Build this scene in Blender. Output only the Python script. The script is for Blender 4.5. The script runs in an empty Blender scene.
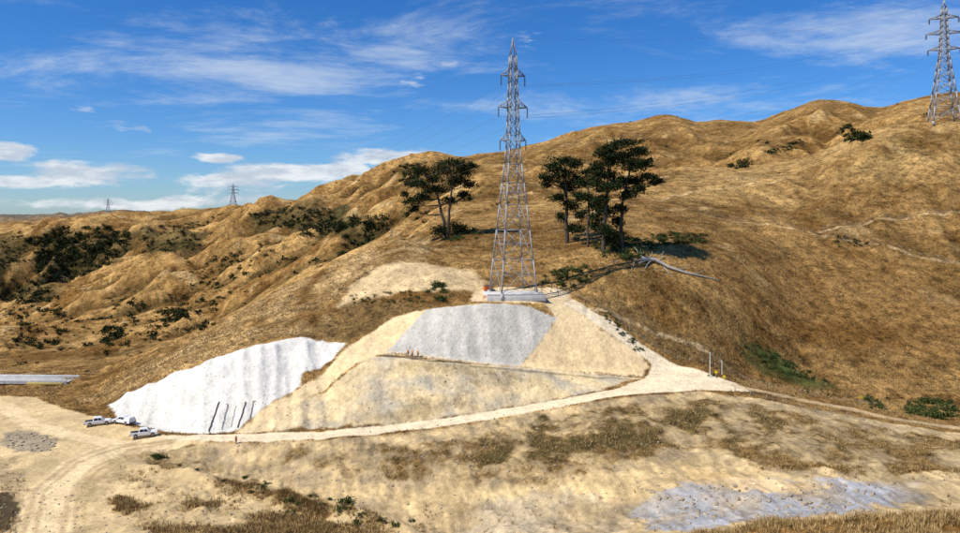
import bpy, math, random
import numpy as np
from mathutils import Vector, Matrix
random.seed(7); rng=np.random.default_rng(11)
F=693.3; HV=213.0; CU=480.0
# ------------------------------------------------------------------ noise
perm=rng.permutation(512)
ang=rng.random(512)*2*np.pi
GX=np.cos(ang); GY=np.sin(ang)
def gnoise(x,y):
    xi=np.floor(x).astype(np.int64); yi=np.floor(y).astype(np.int64)
    xf=x-xi; yf=y-yi
    def g(ix,iy,dx,dy):
        h=perm[(perm[ix&511]+iy)&511]
        return GX[h]*dx+GY[h]*dy
    u=xf*xf*xf*(xf*(xf*6-15)+10); v=yf*yf*yf*(yf*(yf*6-15)+10)
    a=g(xi,yi,xf,yf); b=g(xi+1,yi,xf-1,yf); c=g(xi,yi+1,xf,yf-1); d=g(xi+1,yi+1,xf-1,yf-1)
    return ((a+(b-a)*u)+((c+(d-c)*u)-(a+(b-a)*u))*v)*1.5
def fbm(x,y,o=4,gain=.5):
    s=0;a=1;t=0
    for i in range(o):
        s=s+a*gnoise(x+17.3*i,y-9.1*i); t+=a; a*=gain; x=x*2.03; y=y*2.03
    return s/t
def ridged(x,y,o=3):
    s=0;a=1;t=0
    for i in range(o):
        s=s+a*(1-np.abs(gnoise(x+31.7*i,y+5.2*i))*1.6); t+=a; a*=.45; x=x*2.1; y=y*2.1
    return s/t-.55
def sstep(a,b,x):
    t=np.clip((x-a)/(b-a),0,1); return t*t*(3-2*t)
# ------------------------------------------------------------------ terrain feature lines (bearing, distance, elevation angle)
R=[
[(-300,15,900),(1300,15,900)],
[(-300,60,680),(200,60,680),(450,60,640),(560,60,625),(700,62,600),(800,62,565),(960,62,560),(1300,62,560)],
[(-300,100,539),(300,100,539),(400,98,545),(450,98,550),(560,88,552),(650,84,545),(700,82,535),(750,80,524),(800,80,519),(880,80,513),(960,80,509),(1300,80,495)],
[(-300,130,463.5),(100,130,463.5),(150,128,467),(200,124,476),(250,118,489),(320,110,509),(400,103,529),(450,101,541),(560,92,556),(650,90,549),(750,88,532),(800,88,527),(960,88,518),(1300,88,500)],
[(-300,140,445.7),(100,140,445.7),(150,134,463),(200,129,482),(250,125,505),(320,118,535),(400,113,552),(450,112,555),(560,105,552),(650,102,540),(750,100,530),(800,100,526),(900,102,518),(960,102,514),(1300,102,505)],
[(-300,146,436),(100,146,436),(150,138,452),(200,134,468),(250,130,487),(320,124,512),(400,120,528),(450,119,530),(560,117,524),(650,115,512),(750,112,507),(800,111,504),(900,112,500),(960,112,498),(1300,112,490)],
[(-300,150,430),(100,150,430),(150,141,447),(200,139,455),(250,137,466),(320,133,478),(400,131,483),(450,130,485),(560,128,478),(650,128,468),(750,127,462),(800,127,458),(900,128,462),(960,128,460),(1300,128,455)],
[(-300,153,426),(100,153,426),(150,146,436),(200,144,440),(250,144,441),(320,144,439),(400,147,431),(450,149,425),(510,152,416),(560,155,407),(620,158,396),(670,162,391),(700,163,389),(750,160,396),(800,156,406),(900,152,425),(960,150,432),(1300,150,440)],
[(-300,158,419),(90,158,419),(115,157,420),(200,149,434),(250,149,434),(320,149,432),(400,151.5,424),(450,153,418),(510,157,408),(560,160,400),(620,164,388),(670,170,376),(700,173,373),(750,166,388),(800,161,398),(900,158,416),(960,157,422),(1300,157,430)],
[(-300,163,413),(60,163,413),(100,161,414),(130,163,403),(200,156,402),(250,157,390),(320,160,385),(370,163,362),(400,163.5,361),(450,164,364),(510,166,369),(560,168,373),(620,170,376),(640,171,376),(670,175,371),(700,178,362),(750,175,384),(800,172,394),(900,170,410),(960,168,415),(1300,168,420)],
[(-300,172,402.4),(60,172,402.4),(100,170,404),(130,167,392),(200,161,380),(250,163,362),(320,166,360),(370,166,356),(400,166.5,355),(450,167,358.5),(510,169,364),(560,171,368),(620,173,371),(640,173,370),(670,178,362),(700,184,350),(750,186,380),(800,184,388),(900,180,402),(960,178,405),(1300,178,405)],
[(-300,185,389),(60,185,389),(100,184,386),(130,176,380),(180,168,366),(250,169,345),(300,171,338),(345,174,338),(390,178,322),(430,177,310),(480,178,303),(530,180,302),(560,182,306),(590,181,318),(620,180,333),(650,181,345),(700,195,315),(750,198,345),(800,198,368),(900,195,378),(960,192,385),(1300,190,385)],
[(-300,195,381),(60,195,380),(100,192,378),(180,185,350),(250,185,325),(320,190,303),(390,190,290),(430,188,290),(480,190,293),(540,192,291),(570,192,290),(620,192,296),(650,194,302),(700,206,282),(750,212,300),(800,212,338),(900,212,340),(960,212,340),(1300,210,335)],
[(-300,200,376),(60,200,375),(100,202,371),(150,206,350),(200,208,327),(250,210,302),(300,215,278),(350,222,254),(400,228,234),(450,215,258),(510,212,262),(570,212,258),(620,212,250),(700,228,250),(750,235,262),(800,235,292),(900,235,298),(960,235,298),(1300,235,290)],
[(-300,240,385),(0,240,384),(100,240,384),(150,245,378),(200,250,362),(250,255,340),(300,258,315),(350,262,285),(400,262,252),(450,240,240),(510,240,240),(570,240,238),(620,240,230),(700,260,228),(750,265,235),(800,265,250),(900,265,250),(960,265,245),(1300,265,240)],
[(-300,330,368),(0,330,366),(100,330,358),(200,340,334),(250,340,312),(300,340,287),(350,340,261),(400,340,232),(450,320,212),(510,310,212),(570,310,208),(620,310,200),(700,310,205),(750,310,208),(800,310,208),(900,305,190),(960,305,180),(1300,305,165)],
[(-300,480,345),(0,480,338),(60,480,330),(100,480,318),(200,470,290),(250,460,272),(300,450,255),(350,440,240),(400,430,218),(450,430,195),(510,420,190),(570,410,186),(640,400,182),(700,400,173),(760,400,163),(800,395,155),(830,390,146),(855,382,131),(878,378,123),(900,372,120),(960,365,117),(1300,360,100)],
[(-300,650,305),(0,650,300),(100,640,275),(200,620,258),(300,600,235),(350,560,226),(400,520,212),(450,490,196),(510,480,200),(570,465,202),(640,450,206),(700,445,204),(760,445,196),(830,435,182),(900,420,158),(960,415,150),(1300,420,130)],
[(-300,850,250),(0,850,245),(60,850,235),(100,830,232),(150,800,238),(200,780,232),(250,780,225),(300,760,216),(350,700,205),(400,640,186),(440,600,178),(480,600,170),(510,590,178),(545,585,163),(570,590,166),(600,600,155),(640,590,160),(680,595,148),(720,590,158),(760,590,150),(800,585,138),(830,580,140),(870,570,126),(900,560,122),(960,560,110),(1300,560,95)],
[(-300,1150,232),(0,1150,236),(40,1150,229),(75,1150,222),(100,1150,223),(125,1150,214),(150,1150,217),(185,1150,209),(215,1150,212),(255,1100,207),(280,1080,203),(300,1050,198),(340,950,186),(380,850,172),(405,800,161),(432,780,151),(455,780,158),(480,780,157),(510,780,150),(540,780,142),(570,780,132),(600,780,125),(630,780,122),(665,780,112),(695,780,121),(720,780,117),(760,780,120),(790,780,108),(820,780,97),(850,780,103),(880,760,112),(905,760,100),(935,760,92),(960,760,90),(1300,760,80)],
[(-300,1500,236),(0,1500,236),(100,1450,228),(200,1400,218),(300,1300,210),(380,1200,185),(480,1150,170),(600,1100,140),(700,1100,135),(820,1100,120),(960,1100,110),(1300,1100,105)],
[(-300,2200,216),(-50,2200,222),(0,2200,217),(20,2200,219),(50,2200,213),(75,2200,215),(100,2200,211),(130,2200,209),(170,2200,213),(250,2200,213),(400,2200,200),(600,2200,175),(960,2200,160),(1300,2200,160)],
[(-300,4000,221),(300,4000,217),(500,4000,205),(1300,4000,200)],
[(-300,12000,214.5),(1300,12000,214.5)],
]
US=2.0
U=np.arange(-260,1221,US); M=len(U)
D=np.concatenate([np.linspace(15,90,70,endpoint=False),np.linspace(90,200,480,endpoint=False),
  np.exp(np.linspace(math.log(200),math.log(420),270,endpoint=False)),
  np.exp(np.linspace(math.log(420),math.log(1250),270,endpoint=False)),
  np.exp(np.linspace(math.log(1250),math.log(12000),90))])
N=len(D)
def gk(s):
    r=int(s*3)+1; k=np.exp(-.5*(np.arange(-r,r+1)/s)**2); return k/k.sum()
def blur1(a,s):
    k=gk(s); r=len(k)//2; return np.convolve(np.pad(a,r,mode='edge'),k,'valid')
def blurrows(A,s):
    k=gk(s); r=len(k)//2; P=np.pad(A,((r,r),(0,0)),mode='edge'); o=np.zeros_like(A)
    for i,w in enumerate(k): o+=w*P[i:i+A.shape[0]]
    return o
DK=[];ZK=[]
for i,r in enumerate(R):
    a=np.array(r,float); s=3. if i in(19,21) else (4. if i in (9,10,11) else 7)
    dk=blur1(np.interp(U,a[:,0],a[:,1]),s); vk=blur1(np.interp(U,a[:,0],a[:,2]),s)
    DK.append(dk); ZK.append(-(vk-HV)*dk/F)
DK=np.array(DK);ZK=np.array(ZK)
for i in range(1,len(DK)): DK[i]=np.maximum(DK[i],DK[i-1]+.5)
Z=np.empty((N,M))
for j in range(M): Z[:,j]=np.interp(D,DK[:,j],ZK[:,j])
dd=D[:,None]
Z1=blurrows(Z,1.5); Z2=blurrows(Z,6)
w=sstep(188,225,dd); Z=Z1*(1-w)+Z2*w
X=(U[None,:]-CU)/F*dd; Y=np.repeat(dd,M,1); UU=np.repeat(U[None,:],N,0)
# natural relief
sky=np.exp(-((np.log(dd)-np.log(DK[19])[None,:])/.13)**2); nr=np.exp(-((np.log(dd)-np.log(DK[16])[None,:])/.10)**2)*sstep(640,760,UU)
leftw=1-sstep(380,560,UU)
damp=(1-(.82-.12*leftw)*sky)*(1-.85*nr)
wx=X+34*fbm(X/150,Y/150,2); wy=Y+34*fbm(X/150+7,Y/150+3,2)
far=sstep(250,430,dd)
Z+=far*damp*(ridged(wx/210,wy/270,2)*(24+26*leftw*sstep(330,520,dd))*(1-.45*sstep(1300,2200,dd)))
def slopes(Zs):
    Zu=np.gradient(Zs,axis=1)/US; Zd=np.gradient(Zs,axis=0)/np.gradient(D)[:,None]
    zx=Zu*F/dd; zy=Zd-zx*(UU-CU)/F; return zx,zy
def gullies(lam,stretch,rows,o=2):
    Zs=blurrows(Z,rows); kk=gk(6)
    Zs=np.stack([np.convolve(np.pad(r,len(kk)//2,mode='edge'),kk,'valid') for r in Zs])
    zx,zy=slopes(Zs); g=np.hypot(zx,zy)+1e-6; fx,fy=zx/g,zy/g
    acc=0;ws=0;K=7
    qx=X+.35*lam*fbm(X/lam/1.3,Y/lam/1.3,2); qy=Y
    for k in range(K):
        a=math.pi*k/K; cx,cy=math.cos(a),math.sin(a)
        wgt=np.abs(fx*cx+fy*cy)**10+1e-4
        n=ridged((qx*-cy+qy*cx)/lam+13*k,(qx*cx+qy*cy)/(lam*stretch)+7*k,o)
        acc=acc+wgt*n; ws=ws+wgt
    return acc/ws, np.clip(g/.35,.25,1.3)
g1,s1=gullies(58,2.8,16)
Z+=far*damp*g1*s1*(19+7*leftw)
g2_,s2=gullies(23,2.6,8)
Z+=sstep(205,300,dd)*g2_*s2*(3.6+2.0*far)*(1-.6*nr)*(1-.5*sky)
Z+=sstep(190,230,dd)*fbm(X/13,Y/13,4)*.8
# near relief
k3=DK[3][None,:];k7=DK[7][None,:];k8=DK[8][None,:];k9=DK[9][None,:];k10=DK[10][None,:];k11=DK[11][None,:];k12=DK[12][None,:]
def band(a,b,s=1.0): return sstep(a-s,a+s,dd)*(1-sstep(b-s,b+s,dd))
lower=band(k3+1,k7-1,1.5)*sstep(140,200,UU)
upper=np.clip(band(k8+.6,k9-.4)+band(k10+.6,k11-.5),0,1)*sstep(105,130,UU)*(1-sstep(640,680,UU))
leftface=band(k8+.8,k11-.8,1.0)*sstep(108,130,UU)*(1-sstep(320,350,UU))
Z+=lower*(ridged((X+.25*Y)/5.0,Y/13,3)*.5+fbm(X/2.4,Y/2.4,3)*.4+fbm(X/20,Y/16,2)*1.3)
Z+=upper*(ridged(X/4.5,Y/12,3)*.28+fbm(X/9,Y/9,3)*.28)*(1-leftface)
Z+=leftface*(ridged((X+.35*Y)/8.5,Y/60,2)*1.5+fbm((X+.35*Y)/3.2,Y/14,3)*.45)
nearg=1-sstep(96,101,dd)
Z+=(nearg*sstep(560,720,UU)+.3*nearg)*fbm(X/6,Y/6,4)*1.0
beyond=band(k11+1.5,np.full_like(k11,205.),2)*(1-((UU>455)&(UU<585)&(dd<196)))
Z+=beyond*fbm(X/9,Y/9,4)*1.1
rt=sstep(735,790,UU)*band(k8+1,k12,2)
Z+=rt*fbm(X/7,Y/7,3)*.9
def edge(k,wd): return np.exp(-((dd-k)/wd)**2)
Z+=edge(k3-1.5,1.6)*(1-sstep(400,440,UU))*sstep(120,150,UU)*(1.1+1.2*fbm(X/5,Y/5,3))
Z+=(1-sstep(430,450,UU))*(1-sstep(150,175,dd))*fbm(X/14,Y/14,4)*.6*sstep(70,95,dd)
gz=(1-sstep(118,124,dd+.0*UU))*sstep(95,140,UU)*(1-sstep(430,445,UU))*sstep(80,98,dd)
Z+=gz*np.clip(fbm(X/6,Y/6,4)+.1,0,1)*1.4
V=HV-F*Z/dd
def zat(x,y):
    u=CU+F*x/y; j=(u-U[0])/US; j=min(max(j,0),M-1.001); i=np.searchsorted(D,y)-1; i=min(max(i,0),N-2)
    t=(y-D[i])/(D[i+1]-D[i]); j0=int(j); s=j-j0
    return float((Z[i,j0]*(1-s)+Z[i,j0+1]*s)*(1-t)+(Z[i+1,j0]*(1-s)+Z[i+1,j0+1]*s)*t)
I0=np.searchsorted(D,62)
def hit(u,v,dmin=None):
    j=min(max((u-U[0])/US,0),M-1); j=int(round(j)); i0=I0 if dmin is None else np.searchsorted(D,dmin)
    col=V[i0:,j]; idx=np.nonzero(col<=v)[0]
    if len(idx)==0: i=N-1
    else: i=i0+idx[0]
    if i>i0:
        a,b=V[i-1,j],V[i,j]; t=0 if a==b else min(max((a-v)/(a-b),0),1); d=D[i-1]+(D[i]-D[i-1])*t
    else: d=D[i]
    x=(u-CU)/F*d
    return (x,d,zat(x,d))
# ------------------------------------------------------------------ ground colour (plan-view regions)
def sdist(poly,sel):
    px=X[sel];py=Y[sel]; n=len(poly); ins=np.zeros(px.shape,bool); dm=np.full(px.shape,1e9)
    for i in range(n):
        x1,y1=poly[i];x2,y2=poly[(i+1)%n]
        ex,ey=x2-x1,y2-y1; l=ex*ex+ey*ey+1e-9
        t=np.clip(((px-x1)*ex+(py-y1)*ey)/l,0,1)
        dm=np.minimum(dm,np.hypot(px-x1-t*ex,py-y1-t*ey))
        c=((y1>py)!=(y2>py)); xx=x1+(py-y1)*ex/(ey if abs(ey)>1e-9 else 1e-9)
        ins^=c&(px<xx)
    return np.where(ins,dm,-dm)
def region(pix,feather=.5,nz=.6,ns=3.0,dmin=None):
    poly=[hit(u,v,dmin)[:2] for u,v in pix]
    a=np.array(poly); m=6+feather*2
    sel=(X>a[:,0].min()-m)&(X<a[:,0].max()+m)&(Y>a[:,1].min()-m)&(Y<a[:,1].max()+m)
    out=np.zeros_like(X)
    s=sdist(poly,sel)+nz*2*fbm(X[sel]/ns,Y[sel]/ns,4)
    out[sel]=sstep(-feather,feather,s); return out
def pline(pix,width,feather=.3,nz=.3,dmin=None):
    pts=[hit(u,v,dmin)[:2] for u,v in pix]; a=np.array(pts); m=width+feather+2
    sel=(X>a[:,0].min()-m)&(X<a[:,0].max()+m)&(Y>a[:,1].min()-m)&(Y<a[:,1].max()+m)
    px=X[sel];py=Y[sel];dm=np.full(px.shape,1e9)
    for (x1,y1),(x2,y2) in zip(pts[:-1],pts[1:]):
        ex,ey=x2-x1,y2-y1;l=ex*ex+ey*ey+1e-9;t=np.clip(((px-x1)*ex+(py-y1)*ey)/l,0,1)
        dm=np.minimum(dm,np.hypot(px-x1-t*ex,py-y1-t*ey))
    out=np.zeros_like(X); out[sel]=1-sstep(width-feather,width+feather,dm+nz*2*fbm(px/3,py/3,3)); return out
C=np.zeros((N,M,3)); grass=np.ones((N,M)); shot=np.zeros((N,M))
def c3(*a): return np.array(a)[None,None,:]
n1=fbm(X/45,Y/45,4); n2=fbm(X/11,Y/11,4); n3=fbm(X/2.6,Y/2.6,3)
t=np.clip(.45+1.2*n1+.8*n2+.5*n3,0,1)[...,None]
C[:]=c3(.165,.088,.027)*(1-t)+c3(.44,.275,.105)*t
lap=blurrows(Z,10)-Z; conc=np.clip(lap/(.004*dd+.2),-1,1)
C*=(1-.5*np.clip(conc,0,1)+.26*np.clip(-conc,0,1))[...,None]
def paint(mask,col,g=None):
    global C
    mm=mask[...,None]
    col=np.array(col)
    if col.ndim==1: col=col[None,None,:]
    C=C*(1-mm)+mm*col
    if g is not None: grass[:]=grass*(1-mask)+g*mask
var=(1+.40*n2+.25*n3)[...,None]
dk=leftw*sstep(380,700,dd)*np.clip(.35+.9*fbm(X/60,Y/60,3)+.4*conc,0,1)
paint(dk*.7,(.115,.068,.023))
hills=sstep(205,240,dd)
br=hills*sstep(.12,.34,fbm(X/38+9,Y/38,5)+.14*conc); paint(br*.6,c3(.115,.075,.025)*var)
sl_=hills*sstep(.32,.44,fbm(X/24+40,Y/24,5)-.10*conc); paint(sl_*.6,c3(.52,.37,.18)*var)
ter=np.sin(Z*3.3+5*fbm(X/26,Y/26,3)); C*=1-(.20*hills*sstep(.1,.8,ter)*(1-sstep(420,520,dd))*np.clip(.5+1.5*fbm(X/30,Y/30+8,3),0,1))[...,None]
hz=sstep(1300,2600,dd)*.65; paint(hz,(.085,.115,.13))  # distance haze painted into the far terrain colour as a bluish tint
rb=sstep(640,700,UU)*(1-sstep(405,430,dd))*sstep(200,215,dd)
paint(rb*(1-sstep(225,330,dd))*.6*np.clip(.6+n1+.5*n2,0,1),(.20,.105,.034))
paint(rb*sstep(265,360,dd)*.6*np.clip(.6+n1+.5*n2,0,1),(.52,.35,.15))
fr=sstep(440,520,UU)*sstep(425,470,dd)*(1-sstep(1000,1300,dd)); paint(fr*.5*np.clip(.5+n1-.3*n2+.5*conc,0,1),(.16,.09,.03))
m=region([(130,372),(200,335),(262,298),(330,262),(395,233),(440,243),(430,262),(360,285),(300,315),(230,345),(180,362)],3,2.5,8,150); paint(m*np.clip(.45+1.2*n2,0,1),c3(.50,.355,.18)*var)
m=region([(338,306),(352,285),(375,268),(400,262),(470,270),(487,282),(484,291),(420,291),(380,296)],1.2,1.2,3,175); paint(m*.85,c3(.66,.51,.30)*var,g=.1)
m=region([(270,335),(330,322),(350,300),(400,300),(430,308),(392,320),(345,343),(300,337)],1,1.2,3,165); paint(m*.8,c3(.20,.13,.055)*var)
m=region([(70,400),(140,370),(230,345),(330,315),(335,325),(240,352),(150,382),(108,402)],1,1,4,160); paint(m*.7*np.clip(.5+n2*1.5,0,1),c3(.48,.34,.17)*var)
# lower face
m=region([(150,452),(200,443),(320,441),(450,427),(560,408),(700,391),(800,407),(960,433),(1210,445),(1210,520),(960,515),(800,522),(700,534),(640,560),(430,560),(400,531),(320,511),(250,491),(150,466)],.6,.4,3)
gg=np.clip(.6+1.7*fbm(X/8,Y/5,4),0,1)[...,None]
paint(m,(c3(.60,.455,.25)*gg+c3(.41,.32,.20)*(1-gg))*var,g=.12); low=m
m=region([(285,452),(360,445),(470,437),(560,418),(640,402),(700,398),(800,412),(900,432),(960,440),(1200,450),(1200,470),(960,475),(850,472),(760,468),(700,448),(640,455),(600,470),(540,480),(440,482),(340,470)],1.2,2.2,5)
paint(m*np.clip(.62+2.0*n2+1.0*n3,0,1),c3(.20,.13,.052)*var,g=.8)
m=region([(500,425),(600,412),(700,402),(790,418),(780,445),(700,440),(620,450),(540,465),(470,470)],1.2,2.2,5)
paint(m*np.clip(.15+2.4*n2+1.0*n3,0,1),c3(.085,.068,.028)*var,g=.9)
m=region([(330,485),(600,478),(680,465),(700,455),(760,470),(830,484),(820,492),(690,492),(600,500),(420,505)],1,1.5,4); paint(m*.65,c3(.68,.52,.28)*var,g=.05)
mg=region([(630,508),(700,480),(800,480),(920,484),(930,498),(860,512),(780,520),(650,530)],.8,1.6,3); paint(mg*.9*np.clip(.8+1.5*n2,0,1),c3(.36,.37,.385)*var,g=.0)
m=region([(690,466),(745,478),(830,486),(800,496),(720,487),(688,480)],.6,1.2,3); paint(m*.85,c3(.72,.52,.26)*var,g=.05)
m=region([(440,505),(560,490),(650,505),(620,535),(470,535)],1,1.5,4); paint(m*.5*np.clip(.6+1.8*n2,0,1),c3(.42,.385,.32)*var,g=.05)
strat=.5+.5*np.sin(Z*3.2+3*fbm(X/14,Y/14,3)); C*=1-.15*(low*strat)[...,None]
rill=np.clip(ridged((X+.25*Y)/1.6,Y/9,2)*1.6,-.6,.6); C*=1+.26*(low*rill)[...,None]
# plateau dirt
m=region([(-255,405),(0,396),(32,397),(62,408),(100,418),(160,434),(205,442),(160,450),(146,461),(200,474),(250,488),(320,508),(400,528),(440,545),(440,620),(-255,620)],.5,.5,3)
paint(m,c3(.64,.49,.275)*(1+.26*n2+.12*n3+.26*fbm(X/7,Y/7,3))[...,None],g=.0); plat=m
gr=region([(105,496),(150,504),(175,496),(240,510),(330,520),(370,530),(430,541),(400,600),(250,600),(170,545),(130,525)],1.2,1.8,4)
paint(gr*np.clip(.75+1.8*n2,0,1),c3(.27,.18,.075)*var,g=1)
m=region([(140,455),(165,452),(250,480),(330,503),(430,533),(395,536),(300,512),(230,492),(160,470)],.7,1.4,3); paint(m*np.clip(.55+2.0*n2,0,1),c3(.22,.145,.058)*var,g=.9)
m=region([(5,432),(35,430),(60,440),(50,452),(20,452),(0,445)],.6,.9,2); paint(m*.8,c3(.29,.25,.19)*var)
m=region([(105,455),(140,452),(200,480),(260,500),(230,508),(160,498),(115,480)],.8,2,3); paint(m*.55*np.clip(.5+1.8*n2,0,1),c3(.38,.28,.15)*var,g=.4)
m=region([(-20,455),(14,458),(22,480),(16,533),(-30,540)],.8,1.5,3); paint(m*.7,c3(.38,.29,.17)*var,g=.3)
for pl,wd in [([(45,540),(50,495),(78,466),(118,448),(172,441)],3.6),([(5,405),(30,425),(70,435),(110,443)],2.0),([(20,540),(35,490),(70,462),(110,446),(170,440)],.5),([(60,540),(68,500),(90,470),(130,450),(175,441)],.5),([(33,540),(44,492),(78,463),(120,447),(172,440)],.4),([(85,540),(84,505),(100,478),(140,450)],.4),([(75,540),(76,502),(95,473),(135,450)],.35)]:
    lighter=wd>1; mk=pline(pl,wd,.35,.25); paint(mk*(.7 if lighter else .55),(.82,.65,.40) if lighter else (.40,.29,.155))
m=region([(-10,494),(10,492),(20,510),(10,530),(-10,533)],.3,.5,2); paint(m,(.09,.07,.04))
# second face, tan flanks
m=region([(372,357),(450,362),(560,371),(642,378),(600,390),(560,399),(450,417),(400,424),(250,433),(236,432),(262,412),(300,400),(345,375)],.4,.4,2)
g2=np.clip(.65+1.8*fbm(X/9,Y/4,4),0,1)[...,None]
paint(m,(c3(.48,.43,.34)*(1-g2)+c3(.70,.56,.34)*g2)*(1+.15*n3+.15*n2)[...,None],g=.06); C*=1+.16*(m*rill)[...,None]
for q in [[(360,420),(420,398),(470,404),(430,419)],[(470,375),(520,377),(510,388),(455,386)],[(400,363),(470,368),(520,373),(470,376),(410,371)]]:
    mk=region(q,1,1,3); paint(mk*.45,c3(.26,.19,.09)*var,g=.5)
m=region([(240,432),(262,410),(300,388),(335,360),(350,345),(392,318),(430,309),(405,335),(388,353),(372,357),(335,380),(300,402),(262,424)],.4,.4,2)
paint(m,c3(.78,.61,.37)*(1+.13*n2+.08*n3)[...,None],g=0)
m=region([(514,366),(540,341),(556,318),(545,304),(562,303),(600,328),(640,352),(648,366),(642,376),(600,373),(550,370)],.4,.4,2)
paint(m,c3(.77,.60,.36)*(1+.14*n2+.08*n3)[...,None],g=0); C*=1+.10*(m*rill)[...,None]
m=region([(575,296),(620,300),(660,325),(715,352),(740,368),(735,382),(700,370),(660,350),(615,322)],.8,.9,3,180); paint(m*.75,c3(.19,.125,.052)*var)
m=region([(470,302),(474,291),(500,287),(560,288),(572,297),(562,305),(520,304)],.5,.4,2,176); paint(m,c3(.68,.54,.34)*(1+.1*n3)[...,None],g=0)
C*=c3(1.04,.995,.90); C=np.where(mg[...,None]>.4,C*c3(.97,1.0,1.1),C)
# sprayed concrete
streak=fbm((X+.35*Y)/1.3,Y/9,3)
sc=c3(.74,.70,.61)*(1+.10*n2+.22*streak)[...,None]
m=region([(108,405),(126,393),(150,383),(200,365),(262,344),(300,337),(346,343),(334,358),(302,374),(300,386),(264,407),(238,430),(205,434),(160,431),(118,420)],.2,.2,2)
paint(m,sc,g=0); shot+=m
m=region([(386,352),(404,333),(426,310),(470,305),(524,305),(557,318),(540,342),(514,367),(450,360)],.15,.15,2)
st=np.clip(.5+2*fbm(X/3,Y/12+4,3),0,1)[...,None]
paint(m,(c3(.52,.485,.41)*(1-st)+c3(.66,.61,.51)*st)*(1+.12*n3)[...,None],g=0); shot=np.clip(shot+m,0,1)
m2=pline([(389,353),(450,360),(515,367),(560,371),(640,376)],.55,.3,.15); paint(m2*.8,(.74,.58,.36))
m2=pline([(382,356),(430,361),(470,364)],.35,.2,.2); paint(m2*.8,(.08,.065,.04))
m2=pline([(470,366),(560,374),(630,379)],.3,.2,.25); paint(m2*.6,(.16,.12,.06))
# roads
m=region([(158,437),(205,434.5),(250,434),(320,432),(400,424),(450,417.5),(510,408),(560,399.5),(620,388),(646,378),(652,364),(634,350),(600,328),(562,304),(572,299),(600,315),(640,343),(668,360),(705,372),(735,383),(752,392),(720,391),(700,390),(640,394),(560,407),(510,416),(450,425.5),(400,431),(320,440),(250,442),(205,441.5)],.3,.25,3)
paint(m,c3(.84,.68,.445)*(1+.07*n2+.05*n3)[...,None],g=0)
m=pline([(735,386),(770,393),(805,401),(850,409),(885,417),(960,428)],1.1,.4,.3); paint(m*.75,(.58,.43,.24),g=0)
for pl in ([(700,214),(760,224),(830,236),(900,250),(960,263)],[(820,232),(870,222),(960,212)],[(640,200),(700,190),(780,180)],[(560,300),(610,318),(650,345),(720,360)]):
    m=pline(pl,.5,.4,.5,185); paint(m*.6,(.60,.45,.25))
m=region([(738,340),(765,345),(790,365),(830,384),(850,392),(810,390),(775,378),(745,360)],1.5,1.8,4,180); paint(m*.8,c3(.055,.062,.018)*var,g=.3)
m=region([(762,352),(775,354),(798,372),(822,384),(800,384),(775,370)],1.0,1.6,3,180); paint(m*.75*np.clip(.7+1.5*n3,0,1),c3(.075,.11,.028)*var)
# undergrowth on the far slopes
scrubpolys=[([(35,240),(60,228),(110,226),(132,236),(115,262),(70,280),(38,285)],380,3.8),
 ([(0,275),(40,282),(60,300),(20,305),(0,300)],80,3),([(100,330),(125,326),(118,345),(103,345)],40,2.4),
 ([(250,215),(290,205),(330,208),(345,225),(310,238),(295,228),(255,225)],150,2.8),([(160,315),(185,305),(190,318),(165,325)],36,2.4),
 ([(400,165),(420,163),(425,185),(405,187)],70,2.6),([(300,225),(380,215),(398,225),(340,240)],60,2.4),
 ([(835,130),(850,125),(870,140),(850,143)],40,3.0),([(655,236),(705,233),(708,243),(660,246)],70,1.0),([(725,166),(750,158),(755,164),(735,170)],26,2.2),([(760,150),(800,140),(805,148),(770,156)],30,2.2),
 ([(0,310),(60,300),(90,330),(20,360)],90,2.1),([(110,300),(240,290),(220,330),(120,350)],90,1.9),([(830,236),(870,242),(860,250),(835,247)],10,1.2),([(140,228),(220,222),(200,250),(150,255)],70,2.6),([(180,250),(280,240),(260,280),(190,290)],50,2.0),([(0,235),(35,232),(30,262),(0,268)],60,2.8)]
for p,n,s in scrubpolys:
    if n in (380,80,150,70,60) and s>2:
        m=region(p,6,9,25,215); paint(m*.7,(.045,.043,.016))
C=np.clip(C,.008,.88)
# ------------------------------------------------------------------ helpers
def new_mat(name,rough=.9):
    m=bpy.data.materials.new(name); m.use_nodes=True; nt=m.node_tree; b=nt.nodes['Principled BSDF']; b.inputs['Roughness'].default_value=rough
    b.inputs['Specular IOR Level'].default_value=.2
    return m,nt,b
def simple(name,col,rough=.7,metal=0,var=.25,scale=3.0):
    m,nt,b=new_mat(name,rough); b.inputs['Metallic'].default_value=metal
    n=nt.nodes.new('ShaderNodeTexNoise'); n.inputs['Scale'].default_value=scale; n.inputs['Detail'].default_value=4
    tc=nt.nodes.new('ShaderNodeTexCoord'); nt.links.new(tc.outputs['Object'],n.inputs['Vector'])
    r=nt.nodes.new('ShaderNodeMapRange'); r.inputs['From Min'].default_value=.3;r.inputs['From Max'].default_value=.7; r.inputs['To Min'].default_value=1-var; r.inputs['To Max'].default_value=1+var*.4
    nt.links.new(n.outputs['Fac'],r.inputs['Value'])
    mx=nt.nodes.new('ShaderNodeVectorMath'); mx.operation='SCALE'; mx.inputs[0].default_value=col; nt.links.new(r.outputs['Result'],mx.inputs['Scale'])
    nt.links.new(mx.outputs['Vector'],b.inputs['Base Color']); return m
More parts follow.
